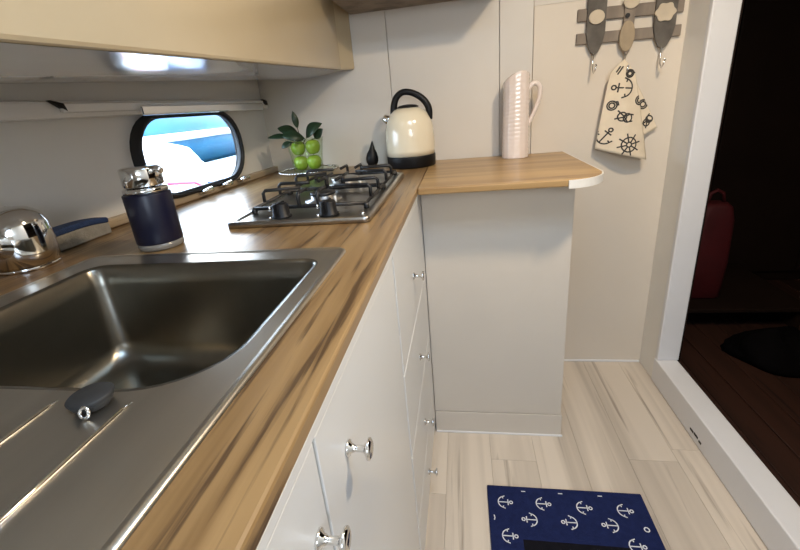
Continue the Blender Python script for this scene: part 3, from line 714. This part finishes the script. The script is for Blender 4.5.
# curtain rail with its black end brackets, and the chrome bar above the porthole
cr0 = thing('curtain_rail', hp(1.2, 1.165, .03), 'white curtain rail with dark end brackets above the porthole', 'rail')
hbox(.77, 1.56, 1.152, 1.171, .0305, .042).build('rail', 'gel', cr0, .003)
for u in (.76, 1.57):
    e_ = MB(); e_.add([hp(u-.012, 1.176, .031), hp(u+.014, 1.17, .031), hp(u+.018, 1.155, .031), hp(u-.012, 1.176, .044), hp(u+.014, 1.17, .044), hp(u+.018, 1.155, .044)],
        [(0, 1, 2), (3, 5, 4), (0, 3, 4, 1), (1, 4, 5, 2), (2, 5, 3, 0)]); e_.build('bracket', 'black', cr0, .001)
cb = thing('chrome_bar', hp(1.25, 1.15, .05), 'chrome bar mounted on the hull just above the porthole', 'bar')
hbox(.955, 1.53, 1.139, 1.162, .05, .056).build('bar', 'chrome', cb, .003)
for u in (1.0, 1.25, 1.5): hbox(u-.008, u+.008, 1.141, 1.151, .0008, .0478).build('standoff', 'chrome', cb, .001)

# ceiling lamp (the warm light)
lm = thing('ceiling_lamp', (.5, .62, 1.86), 'round warm ceiling lamp', 'lamp')
MB().lathe([(.10, 0), (.10, -.012), (.086, -.02)], (.5, .62, 1.8595), 40).build('rim', 'chrome', lm)
MB().lathe([(.084, -.018), (.07, -.03), (.04, -.036), (1e-6, -.038)], (.5, .62, 1.8595), 40).build('diffuser', 'lamp', lm)
ll = bpy.data.lights.new('ceiling_lamp_light', 'AREA'); ll.shape = 'DISK'; ll.size = .12; ll.energy = 11.5; ll.color = (1, .80, .56)
lo = bpy.data.objects.new('ceiling_lamp_light', ll); COL.objects.link(lo); lo.location = (.5, .62, 1.815)

# ------------------------------------------------------------------ things in the dark cabin
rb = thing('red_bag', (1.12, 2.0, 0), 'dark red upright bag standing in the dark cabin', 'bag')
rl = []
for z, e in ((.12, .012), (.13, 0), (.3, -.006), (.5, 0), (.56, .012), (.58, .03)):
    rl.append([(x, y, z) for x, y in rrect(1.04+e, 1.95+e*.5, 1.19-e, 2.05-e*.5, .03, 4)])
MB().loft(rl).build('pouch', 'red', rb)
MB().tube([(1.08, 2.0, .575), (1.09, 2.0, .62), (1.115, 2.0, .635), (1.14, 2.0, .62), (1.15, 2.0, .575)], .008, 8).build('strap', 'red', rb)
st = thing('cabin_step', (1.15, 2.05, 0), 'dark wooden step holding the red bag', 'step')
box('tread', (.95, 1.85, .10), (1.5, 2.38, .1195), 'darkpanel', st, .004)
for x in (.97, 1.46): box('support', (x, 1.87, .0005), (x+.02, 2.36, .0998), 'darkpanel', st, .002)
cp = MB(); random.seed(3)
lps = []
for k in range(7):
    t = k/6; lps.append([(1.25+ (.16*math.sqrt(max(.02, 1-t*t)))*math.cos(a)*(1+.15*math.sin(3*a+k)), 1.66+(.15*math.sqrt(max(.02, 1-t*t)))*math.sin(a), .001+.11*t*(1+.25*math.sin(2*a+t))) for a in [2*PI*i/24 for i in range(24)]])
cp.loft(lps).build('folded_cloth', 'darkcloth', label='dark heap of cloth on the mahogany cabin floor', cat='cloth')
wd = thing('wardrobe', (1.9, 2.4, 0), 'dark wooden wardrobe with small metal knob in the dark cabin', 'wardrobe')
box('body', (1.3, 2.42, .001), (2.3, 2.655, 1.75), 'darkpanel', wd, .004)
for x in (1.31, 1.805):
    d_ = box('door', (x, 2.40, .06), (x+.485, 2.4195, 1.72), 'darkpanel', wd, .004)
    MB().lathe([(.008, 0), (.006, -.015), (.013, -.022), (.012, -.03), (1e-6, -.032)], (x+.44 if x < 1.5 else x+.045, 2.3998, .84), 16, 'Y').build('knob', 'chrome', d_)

# ------------------------------------------------------------------ outside: water and moored boats
MB().add([(-60, -60, -.6), (-.95, -60, -.6), (-.95, 60, -.6), (-60, 60, -.6)], [(0, 1, 2, 3)]).build('ground_water', 'water', kind='structure')
def boat(name, x, y, rz, L, B, Hh, label, cab, hm='boat', sm='boatred', sf=.72, sr_=.022):
    e = thing(name, (0, 0, 0), label, 'boat', 'boats moored outside')
    def T(px_, py_, pz): return (px_, py_, pz)
    loops = []; NS = 14
    for i in range(NS+1):
        t = i/NS; w = B/2*(1-max(0, (t-.35)/.65)**2.2)*(.92+.08*min(1, t*4)); w = max(w, .02); sh = Hh*(1.05-.35*max(0, (t-.6)/.4)**2); yy = -L/2+L*t
        prof = [(-1, 1), (-1.03, .7), (-.95, .35), (-.75, .1), (-.3, 0), (.3, 0), (.75, .1), (.95, .35), (1.03, .7), (1, 1), (.6, 1.03), (0, 1.06), (-.6, 1.03)]
        loops.append([T(a*w, yy+ (.25*L*.2*max(0, c) if t > .8 else 0), c*sh) for a, c in prof])
    h = MB().loft(loops).build('hull', hm, e)
    for s in (-1, 1):
        st_ = MB(); pts = []
        for i in range(NS+1):
            t = i/NS; w = max(.02, B/2*(1-max(0, (t-.35)/.65)**2.2)*(.92+.08*min(1, t*4))); sh = Hh*(1.05-.35*max(0, (t-.6)/.4)**2)
            pts.append((s*w*1.035, -L/2+L*t+(.25*L*.2*.72 if t > .8 else 0), sh*sf))
        st_.tube(pts, sr_, 6); st_.build('rubbing_strake', sm, h)
    c = MB().loft([[(a*B*.34, b_*L*.22-.1*L, Hh*1.02) for a, b_ in rrect(-1, -1, 1, 1, .3, 4)], [(a*B*.3, b_*L*.2-.1*L, Hh*1.02+cab) for a, b_ in rrect(-1, -1, 1, 1, .3, 4)], [(a*B*.22, b_*L*.17-.1*L, Hh*1.02+cab*1.15) for a, b_ in rrect(-1, -1, 1, 1, .3, 4)]])
    c.build('cabin', 'boat', e)
    MB().loft([[(a*B*.36, b_*L*.1-.3*L, Hh*1.02+z) for a, b_ in rrect(-1, -1, 1, 1, .3, 4)] for z in (.02, cab*1.1)]).build('canvas', 'boatblue', e)
    e.location = (x, y, -.6); e.rotation_euler = (0, 0, rz)
    return e
boat('motor_boat', -3.9, 2.75, -.1, 5.0, 2.0, 1.62, 'white motor boat with red strake moored outside the porthole', .25)
boat('motor_boat', -12.6, 15, 0, 20.0, 4.6, 3.0, 'large blue motor boat with white strake beyond the pontoon', 1.2, 'boatdeep', 'boat', .44, .16)

pn = thing('floating_pontoon', (-8.5, 13, -.6), 'white floating pontoon on the water outside the porthole', 'pontoon')
box('deck', (-9.4, 9.8, -.28), (-6, 17, -.2), 'boat', pn, .02)
for y in (10.3, 12.5, 14.7): box('float', (-9.2, y, -.62), (-6.2, y+1.4, -.285), 'boatblue', pn, .05)
